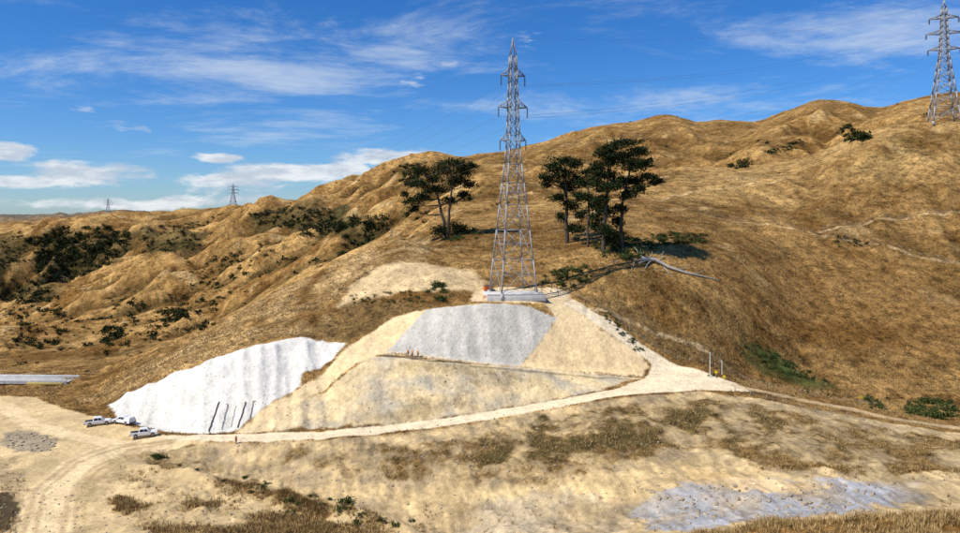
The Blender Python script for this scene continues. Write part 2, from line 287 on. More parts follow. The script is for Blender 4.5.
def mesh_arrays(name,v,f,cols=None,mat=None,smooth=False,extra=None,parent=None):
    v=np.asarray(v,np.float32); f=np.asarray(f,np.int32); k=f.shape[1]
    me=bpy.data.meshes.new(name); me.vertices.add(len(v)); me.vertices.foreach_set('co',v.ravel())
    me.loops.add(f.size); me.loops.foreach_set('vertex_index',f.ravel())
    me.polygons.add(len(f)); me.polygons.foreach_set('loop_start',np.arange(0,f.size,k,dtype=np.int32)); me.polygons.foreach_set('loop_total',np.full(len(f),k,np.int32))
    me.update(calc_edges=True)
    if smooth: me.polygons.foreach_set('use_smooth',np.ones(len(f),bool))
    if cols is not None:
        a=me.color_attributes.new('Col','FLOAT_COLOR','POINT'); c=np.ones((len(v),4),np.float32); c[:,:3]=cols; a.data.foreach_set('color',c.ravel())
    if extra:
        for kx,val in extra.items():
            a=me.attributes.new(kx,'FLOAT','POINT'); a.data.foreach_set('value',np.asarray(val,np.float32).ravel())
    if mat: me.materials.append(mat)
    o=bpy.data.objects.new(name,me); bpy.context.collection.objects.link(o)
    if parent: o.parent=parent
    return o
gm,nt,b=new_mat('ground_soil_and_grass',.95); b.inputs['Specular IOR Level'].default_value=.03
at=nt.nodes.new('ShaderNodeVertexColor'); at.layer_name='Col'
geo=nt.nodes.new('ShaderNodeNewGeometry')
sa=nt.nodes.new('ShaderNodeAttribute'); sa.attribute_name='shot'; ga=nt.nodes.new('ShaderNodeAttribute'); ga.attribute_name='grass'
def noise(sc,det=5,rg=.6):
    n=nt.nodes.new('ShaderNodeTexNoise'); n.inputs['Scale'].default_value=sc; n.inputs['Detail'].default_value=det; n.inputs['Roughness'].default_value=rg; nt.links.new(geo.outputs['Position'],n.inputs['Vector']); return n.outputs['Fac']
def mth(op,a,b_=None,c=None):
    n=nt.nodes.new('ShaderNodeMath'); n.operation=op
    for i,x in enumerate((a,b_,c)):
        if x is None: continue
        if isinstance(x,(int,float)): n.inputs[i].default_value=x
        else: nt.links.new(x,n.inputs[i])
    return n.outputs[0]
na=noise(1.1,4,.8); nb=noise(.3,3,.65)
amp=mth('MULTIPLY_ADD',ga.outputs['Fac'],2.0,.85)
amp=mth('MULTIPLY',amp,mth('MULTIPLY_ADD',sa.outputs['Fac'],-.3,1.0))
s=mth('ADD',mth('MULTIPLY',mth('SUBTRACT',na,.5),1.35),mth('MULTIPLY',mth('SUBTRACT',nb,.5),.9))
fac=mth('MAXIMUM',mth('MULTIPLY_ADD',s,amp,1.0),.22)
vm=nt.nodes.new('ShaderNodeVectorMath'); vm.operation='SCALE'; nt.links.new(at.outputs['Color'],vm.inputs[0]); nt.links.new(fac,vm.inputs['Scale'])
nt.links.new(vm.outputs['Vector'],b.inputs['Base Color'])
bp=nt.nodes.new('ShaderNodeBump'); bp.inputs['Distance'].default_value=.7
nt.links.new(mth('MULTIPLY_ADD',ga.outputs['Fac'],.45,.45),bp.inputs['Strength'])
nt.links.new(mth('MULTIPLY_ADD',nb,1.5,na),bp.inputs['Height']); nt.links.new(bp.outputs['Normal'],b.inputs['Normal'])
verts=np.stack([X,Y,Z],-1).reshape(-1,3)
ii=np.arange(N-1)[:,None]*M+np.arange(M-1)[None,:]
faces=np.stack([ii,ii+1,ii+1+M,ii+M],-1).reshape(-1,4)
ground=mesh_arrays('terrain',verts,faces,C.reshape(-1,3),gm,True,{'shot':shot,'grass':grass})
# ------------------------------------------------------------------ foliage
lm,nt,b=new_mat('foliage',.85); at=nt.nodes.new('ShaderNodeVertexColor'); at.layer_name='Col'; nt.links.new(at.outputs['Color'],b.inputs['Base Color'])
b.inputs['Specular IOR Level'].default_value=.05
def leaves(cent,size,col0,col1):
    n=len(cent); a=rng.normal(size=(n,3)); a/=np.linalg.norm(a,axis=1)[:,None]
    b_=rng.normal(size=(n,3)); b_-=(a*b_).sum(1)[:,None]*a; b_/=np.linalg.norm(b_,axis=1)[:,None]
    s=(size*(.6+.8*rng.random(n)))[:,None] if np.ndim(size) else size*(.6+.8*rng.random(n))[:,None]
    q=np.stack([cent-a*s,cent-b_*s*.45,cent+a*s,cent+b_*s*.45],1).reshape(-1,3)
    t=rng.random(n)[:,None]; c=np.array(col0)*(1-t)+np.array(col1)*t; c=np.repeat(c,4,0)
    return q,c
def quads(n): return np.arange(n*4).reshape(-1,4)
def clump(c,r,n,sub=9,sp=.27):
    k=rng.normal(size=(sub,3)); k/=np.linalg.norm(k,axis=1)[:,None]; k*=(rng.random((sub,1))**.5)*.85
    idx=rng.integers(0,sub,n); p=rng.normal(size=(n,3))*sp+k[idx]
    return np.array(c)+p*np.array(r)
def bushes(name,items,col0,col1,per=70,leaf=.22):
    P=[];S=[]
    for (x,y,z,r) in items:
        P.append(clump((x,y,z+r*.3),(r*random.uniform(.8,1.4),r,r*random.uniform(.45,.75)),per,6)); S.append(np.full(per,max(r*leaf,.06)))
    P=np.concatenate(P);S=np.concatenate(S); q,c=leaves(P,S,col0,col1); return mesh_arrays(name,q,quads(len(P)),c,lm)
def inpoly(u,v,p):
    r=False
    for i in range(len(p)):
        x1,y1=p[i];x2,y2=p[(i+1)%len(p)]
        if (y1>v)!=(y2>v) and u<x1+(v-y1)*(x2-x1)/(y2-y1): r=not r
    return r
def scatter(p,n,dmin=None):
    us=[a for a,_ in p];vs=[b for _,b in p];out=[];k=0
    while len(out)<n and k<n*30:
        k+=1;u=random.uniform(min(us),max(us));v=random.uniform(min(vs),max(vs))
        if inpoly(u,v,p): out.append(hit(u,v,dmin))
    return out
it=[]
for p,n,s in scrubpolys:
    for (x,y,z) in scatter(p,n,200): it.append((x,y,z,s*random.uniform(.4,1.3)))
cellA=(dd*US/F)*np.gradient(D)[:,None]
def gridpick(wgt,n):
    p=(wgt/wgt.sum()).ravel(); idx=rng.choice(N*M,n,p=p); i=np.clip(idx//M,0,N-2);j=np.clip(idx%M,0,M-2); a=rng.random(n);bb=rng.random(n)
    def bl(A): return (A[i,j]*(1-bb)+A[i,j+1]*bb)*(1-a)+(A[i+1,j]*(1-bb)+A[i+1,j+1]*bb)*a
    return np.stack([bl(X),bl(Y),bl(Z)],1)
patch=sstep(-.05,.28,fbm(X/90+3,Y/90,3)+.12*leftw)
wg=cellA*np.clip(conc-.15,0,1)**1.4*patch*((dd>290)&(dd<1150))*(leftw+.12)*(UU>-100)*(UU<1050)
for (x,y,z) in gridpick(wg,3000): it.append((x,y,z,random.uniform(1.0,3.4)))
wg=cellA*((dd>230)&(dd<900))*(UU>-50)*(UU<1000)*(leftw+.15)
for (x,y,z) in gridpick(wg,450): it.append((x,y,z,random.uniform(.4,1.6)))
bushes('hill_scrub',it,(.014,.020,.008),(.052,.058,.018),44,.28)
it=[]
for p,n,s in [([(865,398),(890,398),(888,410),(868,410)],12,1.2),([(905,402),(955,400),(958,420),(925,422),(905,412)],40,1.6),([(540,272),(590,268),(592,285),(560,292),(545,290)],38,1.2),
   ([(425,285),(458,284),(455,300),(430,302)],14,1.3),([(350,293),(420,291),(425,302),(352,306)],40,.6),([(593,306),(612,315),(645,352),(636,352)],60,.45),([(735,338),(770,350),(830,384),(770,372)],70,.8),
   ([(690,372),(850,392),(850,400),(740,384)],26,.5),([(590,240),(640,240),(655,250),(640,262),(600,256)],50,1.5),([(435,232),(475,226),(478,240),(440,242)],26,1.4),([(640,236),(700,232),(706,244),(650,247)],46,1.1)]:
    for (x,y,z) in scatter(p,n,None if s<.5 else 160): it.append((x,y,z,s*random.uniform(.5,1.3)))
for (u,v,r) in [(158,458,.9),(152,456,.5),(288,500,.6),(300,504,.5),(286,513,.5),(345,506,1.0),(338,509,.7),(330,500,.4),(380,520,.5),(180,466,.4),(196,470,.35),(250,492,.4),(310,497,.5),(356,524,.5),(246,478,.5),(268,484,.5),(290,516,.8),(410,522,.4),(262,488,.5),(276,492,.6),(320,506,.5),(360,516,.6),(395,526,.5),(225,482,.4)]:
    x,y,z=hit(u,v)
    for k in range(3): it.append((x+random.uniform(-1,1)*r*1.5,y+random.uniform(-.6,.6)*r,z,r*random.uniform(.6,1.3)))
bushes('roadside_shrubs',it,(.026,.040,.012),(.095,.115,.032),150,.17)
# ------------------------------------------------------------------ dry grass tufts
def tufts(name,pts,h,blades,c0,c1):
    n=len(pts); B=np.repeat(pts,blades,0); H=np.repeat(h,blades)*(.6+.7*rng.random(n*blades)); a=rng.random(n*blades)*2*np.pi
    off=np.stack([np.cos(a),np.sin(a),0*a],1); w=np.stack([-np.sin(a),np.cos(a),0*a],1)
    sp=H*(.15+.5*rng.random(n*blades)); base=B+off*(H*.18)[:,None]; base[:,2]-=.05
    wd=(H*.07+.012)[:,None]
    tip=base+off*sp[:,None]; tip[:,2]+=H
    v=np.stack([base-w*wd,base+w*wd,tip],1).reshape(-1,3); t=np.repeat(rng.random(n),blades)[:,None]
    c=np.repeat(np.array(c0)*(1-t)+np.array(c1)*t,3,0)
    return mesh_arrays(name,v,np.arange(len(v)).reshape(-1,3),c,lm)
gp=[];gh=[]
for (d0,d1,n,h0) in [(64,125,30000,.55),(125,200,30000,.42),(200,300,24000,.5)]:
    wgt=(grass**2)*cellA*((dd>d0)&(dd<d1))*(UU>-60)*(UU<1020)*(V<560)*np.clip(.35+1.5*n2,0.03,1)
    gp.append(gridpick(wgt,n)); gh.append(h0*(.5+.8*rng.random(n)))
tufts('dry_grass',np.concatenate(gp),np.concatenate(gh),5,(.20,.12,.04),(.56,.39,.17))
# ------------------------------------------------------------------ beams
def beams(segs):
    Vv=[];Ff=[]
    for p,q,t in segs:
        p=Vector(p);q=Vector(q);d=(q-p)
        if d.length<1e-6: continue
        d.normalize(); a=d.orthogonal().normalized(); b_=d.cross(a); h=t/2; k=len(Vv)
        for e in (p,q):
            for sx,sy in((-1,-1),(1,-1),(1,1),(-1,1)): Vv.append(tuple(e+a*h*sx+b_*h*sy))
        for i in range(4): Ff.append((k+i,k+(i+1)%4,k+4+(i+1)%4,k+4+i))
        Ff.append((k+3,k+2,k+1,k));Ff.append((k+4,k+5,k+6,k+7))
    return Vv,Ff
def obj_beams(name,segs,mat,parent=None):
    v,f=beams(segs); return mesh_arrays(name,v,f,None,mat,parent=parent)
steel=simple('galvanised_steel',(.38,.375,.365),.6,.2,.35,.5)
steel_far=simple('galvanised_steel_pale',(.45,.48,.52),.7,.0,.1,.5)  # paler, bluer steel for the two distant pylons
insm=simple('insulator_glass',(.10,.09,.08),.3)
conc=simple('concrete',(.50,.48,.44),.9,0,.3,1.2)
def pylon(base,H,bw,arm,rot,tk=1.0,mat=None):
    mat=mat or steel
    e=bpy.data.objects.new('transmission_tower',None); bpy.context.collection.objects.link(e)
    e.location=base; e.rotation_euler=(0,0,rot)
    prof=[(0,bw),(.56,bw*.30),(.93,bw*.15),(1.0,bw*.02)]
    hw=lambda f: float(np.interp(f,[a for a,_ in prof],[b for _,b in prof]))
    lv=[0,.13,.245,.345,.43,.505,.565,.62,.67,.72,.77,.82,.87,.93]
    S=[];cr=[(-1,-1),(1,-1),(1,1),(-1,1)]
    P=lambda f,i:(cr[i%4][0]*hw(f),cr[i%4][1]*hw(f),f*H)
    for a,b_ in zip(lv[:-1],lv[1:]):
        for i in range(4):
            S.append((P(a,i),P(b_,i),.32*tk if a<.5 else .26*tk))
            S.append((P(a,i),P(b_,i+1),.13*tk)); S.append((P(a,i+1),P(b_,i),.13*tk))
            S.append((P(b_,i),P(b_,i+1),.13*tk))
            if a<.4:
                m=(a+b_)/2; w0=hw(a)/(hw(a)+hw(b_)); fm=a+(b_-a)*w0
                mid=[(P(fm,i)[k]+P(fm,i+1)[k])/2 for k in range(3)]
                S.append((P(m*.5+a*.5,i),[(P(a,i)[k]*.5+mid[k]*.5) for k in range(3)],.09*tk))
                S.append((P(m*.5+a*.5,i+1),[(P(a,i+1)[k]*.5+mid[k]*.5) for k in range(3)],.09*tk))
                S.append((P(fm,i),mid,.10*tk));S.append((P(fm,i+1),mid,.10*tk))
    for i in range(4): S.append((P(.93,i),(0,0,H),.18*tk))
    ins=[];tips=[]
    for f,al in ((.595,1.0),(.725,1.12),(.85,.92)):
        z=f*H; w_=hw(f)
        for s in(-1,1):
            t=(s*arm*al,0,z+.2)
            for yy in(-1,1):
                S.append(((s*w_,yy*w_,z),t,.19*tk)); S.append(((s*w_,yy*w_,z+.032*H),t,.16*tk))
                for g in (.33,.66):
                    lo=[(s*w_)*(1-g)+t[0]*g,yy*w_*(1-g),z*(1-g)+t[2]*g]; hi=[(s*w_)*(1-g)+t[0]*g,yy*w_*(1-g),(z+.032*H)*(1-g)+t[2]*g]
                    S.append((lo,hi,.1*tk)); 
                    S.append((lo,(lo[0],-lo[1],lo[2]),.1*tk))
            for q in range(9):
                S2=(t[0],0,t[2]-.25-q*.28); ins.append((S2,(t[0],0,S2[2]-.16),.30*tk))
            ins.append(((t[0],0,t[2]),(t[0],0,t[2]-2.8),.07*tk)); tips.append((t[0],0,t[2]-2.8))
    tips.append((0,0,H))
    obj_beams('lattice_body',S,mat,e); obj_beams('insulators',ins,insm,e)
    ft=[]
    for i in range(4):
        x,y,_=P(0,i); ft.append(((x,y,-1.6),(x,y,.25),.9))
    obj_beams('footings',ft,conc,e)
    M4=Matrix.Translation(base)@Matrix.Rotation(rot,4,'Z')
    return [M4@Vector(t) for t in tips]
bx,by=(513-CU)/F*187,187.0; bz=zat(bx,by)+.9
T0=pylon(Vector((bx,by,bz)),(HV-38)*187/F-bz,5.0,3.7,math.radians(18),.95)
x,y=(944-CU)/F*362,362.0; z=zat(x,y)
T1=pylon(Vector((x,y,z)),(HV+4)*362/F-z-2,6.2,7.2,math.radians(-20),1.7)
x,y=(233-CU)/F*1090,1090.; zz=zat(x,y); T2=pylon(Vector((x,y,zz)),(HV-183)*1090/F-zz,6.5,8,math.radians(25),1.6,steel_far)
x,y=(108-CU)/F*1900,1900.; zz=zat(x,y); T3=pylon(Vector((x,y,zz)),(HV-198)*1900/F-zz,7,10,math.radians(25),2.0,steel_far)
wirem=simple('wire_metal',(.25,.25,.26),.5,.6)
def wires(A,B,sag,tk):
    S=[]
    for a,b_ in zip(A,B):
        pr=None
        for i in range(41):
            t=i/40; p=a.lerp(b_,t); p.z-=sag*4*t*(1-t)
            if pr is not None:S.append((pr,tuple(p),tk))
            pr=tuple(p)
    return S
S=wires(T0,T1,7,.035)+wires(T0,T2,22,.035)+wires(T2,T3,20,.08)
obj_beams('power_lines',S,wirem)
def box(name,size,loc,mat,parent=None,bevel=.03,rot=0):
    sx,sy,sz=[s/2 for s in size]
    v=[(x_*sx,y_*sy,z_*sz) for z_ in(-1,1) for (x_,y_) in((-1,-1),(1,-1),(1,1),(-1,1))]
    f=[(3,2,1,0),(4,5,6,7),(0,1,5,4),(1,2,6,5),(2,3,7,6),(3,0,4,7)]
    o=mesh_arrays(name,v,f,None,mat,parent=parent); o.location=loc; o.rotation_euler=(0,0,rot)
    if bevel: md=o.modifiers.new('b','BEVEL'); md.width=bevel; md.segments=2
    return o
def empty(name,loc=(0,0,0),rz=0):
    e=bpy.data.objects.new(name,None); bpy.context.collection.objects.link(e); e.location=loc; e.rotation_euler=(0,0,rz); return e
e=empty('tower_foundation_pad',(bx,by,bz-1.1),math.radians(6))
padm=simple('pad_concrete',(.66,.64,.59),.9,0,.2,1)
box('slab',(15.5,12.5,1.6),(0,0,.1),padm,e,.06)
for s in(-1,1): box('kerb',(15.5,.35,.35),(0,s*6.05,1.08),conc,e,.03)
orange=simple('orange_plastic',(.60,.13,.03),.6)
S=[]
for i in range(4): S.append(((-7+i*.9,-7.2,-.6),(-7+i*.9,-7.2,.7),.07))
for k in range(4): S.append(((-7,-7.2,.1+k*.18),(-4.3,-7.2,.1+k*.18),.08))
o=obj_beams('safety_fence',S,orange); o.location=(bx-1,by+1,bz-.9)
cx,cy,_=hit(488,291,176); cz=zat(cx,cy)
e=empty('site_container',(cx,cy,cz),.25)
box('shell',(2.2,1.5,1.4),(0,0,.8),orange,e,.04)
for i in range(8): box('rib',(.08,.05,1.25),(-.98+i*.28,-.77,.8),orange,e,.01)
box('skids',(2.1,1.4,.12),(0,0,.06),conc,e,.01); box('roof_lid',(2.3,1.6,.08),(0,0,1.54),simple('dark_steel',(.1,.1,.1),.6),e,.01)
# soil nail plates
S=[]
nail=simple('nail_plate_steel',(.26,.25,.22),.8)
for v in np.arange(311,364,7.5):
    for u in np.arange(392,556,8.5):
        if inpoly(u,v,[(392,350),(408,336),(430,313),(520,309),(552,320),(536,342),(512,362),(450,357)]) and random.random()<.85:
            x,y,z=hit(u+random.uniform(-1,1),v+random.uniform(-.8,.8)); S.append(((x,y+.1,z),(x,y-.12,z+.02),.13))
for v in np.arange(350,430,9):
    for u in np.arange(115,340,10.0):
        if inpoly(u,v,[(112,406),(150,386),(262,349),(300,342),(338,347),(298,384),(240,420),(205,428),(160,426)]) and random.random()<.6:
            x,y,z=hit(u+random.uniform(-2,2),v+random.uniform(-1,1)); S.append(((x,y+.1,z),(x,y-.12,z+.02),.12))
obj_beams('soil_nail_plates',S,nail)
def drape(pts,width,lift=.12):
    vv=[]
    for (u,v) in pts:
        x,y,z=hit(u,v); vv+= [(x-width/2,y-lift,z+lift),(x+width/2,y-lift,z+lift)]
    return vv,[(2*i,2*i+1,2*i+3,2*i+2) for i in range(len(pts)-1)]
dv=[];df=[]
def addstrip(u0,v0,u1,v1,w_):
    pts=[(u0+(u1-u0)*k/10+random.uniform(-.4,.4),v0+(v1-v0)*k/10) for k in range(11)]
    vv,f=drape(pts,w_); k=len(dv); dv.extend(vv); df.extend([tuple(a+k for a in q) for q in f])
for a in [(219,402,209,432,.26),(228,404,222,430,.14),(246,402,238,428,.24),(254,401,250,419,.15),(236,406,231,428,.1)]: addstrip(*a)
mesh_arrays('panel_gap_strips',dv,df,None,simple('panel_gap_dark',(.06,.06,.055),.9))  # dark strips laid on the face, standing in for gaps between panels
# ------------------------------------------------------------------ trees
bark=simple('bark',(.10,.075,.055),.95,0,.4,2)
def limb(p,q,r0,r1,seg=7,wob=.06):
    p=Vector(p);q=Vector(q);Ln=(q-p).length; pts=[]
    for i in range(seg+1):
        t=i/seg; w_=p.lerp(q,t); w_+=Vector((random.uniform(-1,1),random.uniform(-1,1),random.uniform(-.4,.4)))*Ln*wob*(0 if i in(0,seg) else 1)
        w_.z+=Ln*.10*math.sin(math.pi*t)*-1
        pts.append((w_,r0+(r1-r0)*t))
    return pts
def tube(pts,n=7):
    V_=[];F_=[]
    for i,(p,r) in enumerate(pts):
        a=pts[max(i-1,0)][0];b_=pts[min(i+1,len(pts)-1)][0];d=(b_-a).normalized(); u_=d.cross(Vector((.3,.9,.2))).normalized(); w_=d.cross(u_)
        for k in range(n):
            an=2*math.pi*k/n; V_.append(tuple(p+(u_*math.cos(an)+w_*math.sin(an))*r))
    for i in range(len(pts)-1):
        for k in range(n): F_.append((i*n+k,i*n+(k+1)%n,(i+1)*n+(k+1)%n,(i+1)*n+k))
    return V_,F_
def tree(name,bu,bv,clumps,trunks,dens=1.0):
    x0,y0,z0=hit(bu,bv,200); m=y0/F; e=empty(name,(x0,y0,z0))
    W=lambda u,v:Vector(((u-bu)*m,0,(bv-v)*m))
    TV=[];TF=[]
    def add(t):
        k=len(TV); TV.extend(t[0]); TF.extend([tuple(a+k for a in q) for q in t[1]])
    tops=[]
    for (pts,r) in trunks:
        P=[W(*p) for p in pts]; dy=random.uniform(-1.5,1.5)
        for i,p in enumerate(P): p.y+=dy*i/len(P)
        P[0].z-=.8
        n=len(P); rr=[r*(1-.72*i/(n-1)) for i in range(n)]
        for i in range(n-1): 
            s=limb(P[i],P[i+1],rr[i],rr[i+1],4,.03); add(tube(s,8)); tops+= [(a,b_) for a,b_ in s]
    LP=[]
    for (u,v,ru,rv) in clumps:
        c=W(u,v); c.y+=random.uniform(-1,1)*4.2
        cand=[(t_,r_) for t_,r_ in tops if t_.z<c.z-.5] or tops[:3]
        t_,r_=min(cand,key=lambda k:(k[0]-c).length+abs((c.z-k[0].z)-abs(c.x-k[0].x)*.6)*.4)
        s=limb(t_,c,min(r_*.6,.28),.07,6,.05); add(tube(s,5))
        for k in range(5):
            q=c+Vector((random.uniform(-1,1)*ru*m*.9,random.uniform(-1,1)*3,random.uniform(-.5,.9)*rv*m*.8)); add(tube(limb(s[4][0],q,.08,.02,4,.08),4))
        n=int((ru*rv)*7.4*dens)+170; R_=(ru*m*1.10,max(ru*m*.8,2.2),rv*m*1.10)
        LP.append(clump(tuple(c),R_,n,13,.27))
    mesh_arrays('trunk_and_limbs',TV,TF,None,bark,True,parent=e)
    P=np.concatenate(LP); q,c=leaves(P,.38,(.009,.015,.006),(.042,.054,.018))
    mesh_arrays('crown',q,quads(len(P)),c,lm,parent=e)
tree('macrocarpa_tree',446,238,[(454,163,15,5),(442,170,14,6),(465,171,11,6),(432,177,11,5),(455,181,13,6),(418,184,9,4),(437,188,14,5),(411,201,9,4),(424,197,10,4),(462,194,8,4),(414,209,7,3),(448,200,8,4),(456,228,9,6),(440,230,9,6),(467,184,8,4),(471,166,7,4),(424,171,8,5),(404,194,4,3),(417,170,4,6)],
  [([(446,238),(444,220),(440,205),(436,190),(430,178)],.75),([(447,238),(449,218),(450,200),(452,184),(454,168)],.65)],1.5)
tree('macrocarpa_tree',568,243,[(564,160,13,5),(553,167,11,5),(575,165,9,5),(562,173,15,6),(576,180,9,6),(551,182,8,5),(566,187,11,6),(557,197,8,5),(578,196,6,5),(570,206,9,6),(563,217,6,5),(546,176,6,4),(571,228,5,5)],
  [([(567,243),(566,222),(567,205),(566,185),(564,165)],.75)],1.5)
tree('macrocarpa_tree',588,247,[(588,172,9,5),(582,184,8,5),(594,180,8,5),(586,197,9,5),(596,206,8,5),(584,214,8,5),(580,229,7,5),(592,226,7,5)],
  [([(588,247),(588,225),(589,205),(588,188),(588,175)],.5)],1.4)
tree('macrocarpa_tree',604,252,[(612,147,12,4),(602,153,11,5),(612,160,13,6),(598,166,10,5),(608,173,13,6),(598,186,10,5),(611,187,12,6),(600,200,10,5),(609,210,10,6),(598,218,7,5),(606,229,9,6),(612,239,9,6)],
  [([(604,252),(604,232),(605,210),(608,185),(609,155)],.8)],1.5)
tree('macrocarpa_tree',623,249,[(628,143,15,4),(640,151,12,5),(624,155,14,5),(645,163,11,5),(630,166,15,6),(648,177,12,4),(634,180,12,5),(622,181,10,5),(626,195,10,5),(637,190,7,4),(620,208,8,5),(660,181,8,3),(620,222,7,5),(617,236,8,5)],
  [([(623,249),(621,228),(622,205),(627,180),(632,150)],.7)],1.5)
dead=simple('weathered_wood',(.46,.42,.35),.9,0,.35,2)
TV=[];TF=[]
def addt(t):
    k=len(TV); TV.extend(t[0]); TF.extend([tuple(a+k for a in q) for q in t[1]])
def G(u,v,h=0):
    x,y,z=hit(u,v,190); return Vector((x,y,z+h))
pts=[(640,262,.9),(655,263,.9),(668,269,.7),(685,274,.5),(700,277,.4),(718,281,.3)]
P=[G(*p) for p in pts]; rr=[.75,.6,.5,.4,.3,.15]
addt(tube([(p,r) for p,r in zip(P,rr)],9))
for a,b_,r in [((645,263,.8),(612,262,.4),.32),((645,263,.8),(606,266,.2),.25),((648,263,.9),(634,254,2.2),.28),((650,264,.8),(640,272,.2),.25),((656,265,.9),(664,257,1.8),.2),((642,263,1),(622,257,1.2),.22),((676,271,.5),(690,268,1.4),.14),((690,275,.4),(704,272,.9),.1),((634,262,.6),(632,272,.1),.16),((664,267,.7),(672,277,.1),.15),((618,262,.4),(600,265,.1),.12),((648,262,.9),(652,256,1.6),.16)]:
    s=limb(G(*a),G(*b_),r,r*.25,5,.07); addt(tube(s,6))
    for k in range(3):
        q=s[3][0]+Vector((random.uniform(-1.6,1.6),random.uniform(-.8,.8),random.uniform(.1,1.2))); addt(tube(limb(s[3][0],q,r*.35,.03,3,.1),4))
mesh_arrays('fallen_dead_tree',TV,TF,None,dead,True)
# ------------------------------------------------------------------ utes
white=simple('white_paint',(.80,.80,.80),.3,0,.05); glass=simple('dark_glass',(.02,.025,.03),.1); tyre=simple('tyre_rubber',(.025,.025,.025),.9); rimm=simple('alloy_rim',(.4,.4,.4),.4,.6)
red=simple('tail_light',(.4,.02,.02),.4); lamp=simple('head_light',(.7,.7,.65),.2); bedm=simple('tray_liner',(.05,.05,.05),.8)
def extr(name,prof,w,mat,parent,bev=.05,taper=None):
    n=len(prof); v=[(x_,-w/2 if not taper else -taper(z_)/2,z_) for x_,z_ in prof]+[(x_,w/2 if not taper else taper(z_)/2,z_) for x_,z_ in prof]
    me=bpy.data.meshes.new(name); me.from_pydata(v,[],[tuple(range(n)),tuple(reversed(range(n,2*n)))]+[((i+1)%n,i,n+i,n+(i+1)%n) for i in range(n)]); me.materials.append(mat)
    o=bpy.data.objects.new(name,me); bpy.context.collection.objects.link(o); o.parent=parent
    if bev: md=o.modifiers.new('b','BEVEL'); md.width=bev; md.segments=3; md.limit_method='ANGLE'
    return o
def wheel(parent,x_,y_):
    for nm,r,w_,mt in(('tyre',.39,.26,tyre),('rim',.24,.28,rimm)):
        prof=[(-w_/2,r*.88),(-w_/2+.04,r),(w_/2-.04,r),(w_/2,r*.88)]; V_=[];F_=[];n=20
        for (yy,rr_) in prof:
            for k in range(n): a=2*math.pi*k/n; V_.append((rr_*math.cos(a),yy,rr_*math.sin(a)))
        for i in range(3):
            for k in range(n): F_.append((i*n+k,i*n+(k+1)%n,(i+1)*n+(k+1)%n,(i+1)*n+k))
        me=bpy.data.meshes.new(nm); me.from_pydata(V_,[],F_+[tuple(range(n)),tuple(reversed(range(3*n,4*n)))]); me.materials.append(mt)
        o=bpy.data.objects.new(nm,me); bpy.context.collection.objects.link(o); o.parent=parent; o.location=(x_,y_,.39)
def ute(u,v,yaw,paint=white,canopy=False):
    x,y,z=hit(u,v); z=max(zat(x+a_,y+b_) for a_ in(-1.5,0,1.5) for b_ in(-1,0,1)); e=empty('pickup_truck',(x,y,z+.0),yaw)
    body=[(-2.6,.52),(-2.6,1.05),(-1.05,1.08),(-.9,1.08),(1.05,1.08),(1.3,1.08),(2.35,.98),(2.62,.82),(2.65,.45),(2.1,.42),(2.02,.74),(1.72,.88),(1.4,.74),(1.32,.42),(-1.12,.42),(-1.2,.74),(-1.5,.88),(-1.8,.74),(-1.88,.42),(-2.5,.45)]
    extr('body',body,1.84,paint,e,.05)
    tp=lambda z_:1.74-.42*max(0,(z_-1.08))/.7
    cab=[(-.95,1.07),(-.82,1.72),(-.6,1.78),(.45,1.78),(.7,1.70),(1.35,1.07)]
    extr('cabin',cab,1.7,paint,e,.05,tp)
    for s in(-1,1):
        for (a,b_,c,d) in((-.78,-.68,-.02,-.02),(.06,.06,.48,.98)):
            pz=[(a,1.16),(b_,1.62),(c,1.62),(d,1.16)]
            vv=[(px,s*(tp(pz_)/2+.012),pz_) for px,pz_ in pz]; me=bpy.data.meshes.new('side_window'); me.from_pydata(vv,[],[(0,1,2,3)]); me.materials.append(glass); o=bpy.data.objects.new('side_window',me); bpy.context.collection.objects.link(o); o.parent=e
    for nm,x0_,z0_,x1_,z1_,off in(('windscreen',1.24,1.16,.74,1.66,.03),('rear_window',-.93,1.2,-.85,1.62,-.03)):
        vv=[(x0_+off,-.74,z0_+.01),(x0_+off,.74,z0_+.01),(x1_+off,.6,z1_+.01),(x1_+off,-.6,z1_+.01)]; me=bpy.data.meshes.new(nm); me.from_pydata(vv,[],[(0,1,2,3)]); me.materials.append(glass); o=bpy.data.objects.new(nm,me); bpy.context.collection.objects.link(o); o.parent=e
    if canopy: extr('canopy',[(-2.55,1.08),(-2.45,1.66),(-1.0,1.70),(-.98,1.08)],1.7,paint,e,.05,tp)
    else: box('tray',(1.5,1.5,.02),(-1.78,0,1.10),bedm,e,0)
    for a in(-1.5,1.72):
        for b_ in(-.82,.82): wheel(e,a,b_)
    for s in(-1,1):
        box('headlight',(.06,.36,.16),(2.6,s*.68,.82),lamp,e,.01); box('tail_light',(.05,.14,.34),(-2.6,s*.82,.84),red,e,.01); box('mirror',(.12,.2,.16),(1.0,s*1.0,1.2),bedm,e,.02)
    box('grille',(.05,.9,.2),(2.63,0,.72),bedm,e,.01); box('bumper',(.16,1.8,.16),(-2.66,0,.52),bedm,e,.03)
ute(98,425,math.radians(24)); ute(124,424,math.radians(158),white,True); ute(144,437,math.radians(20))
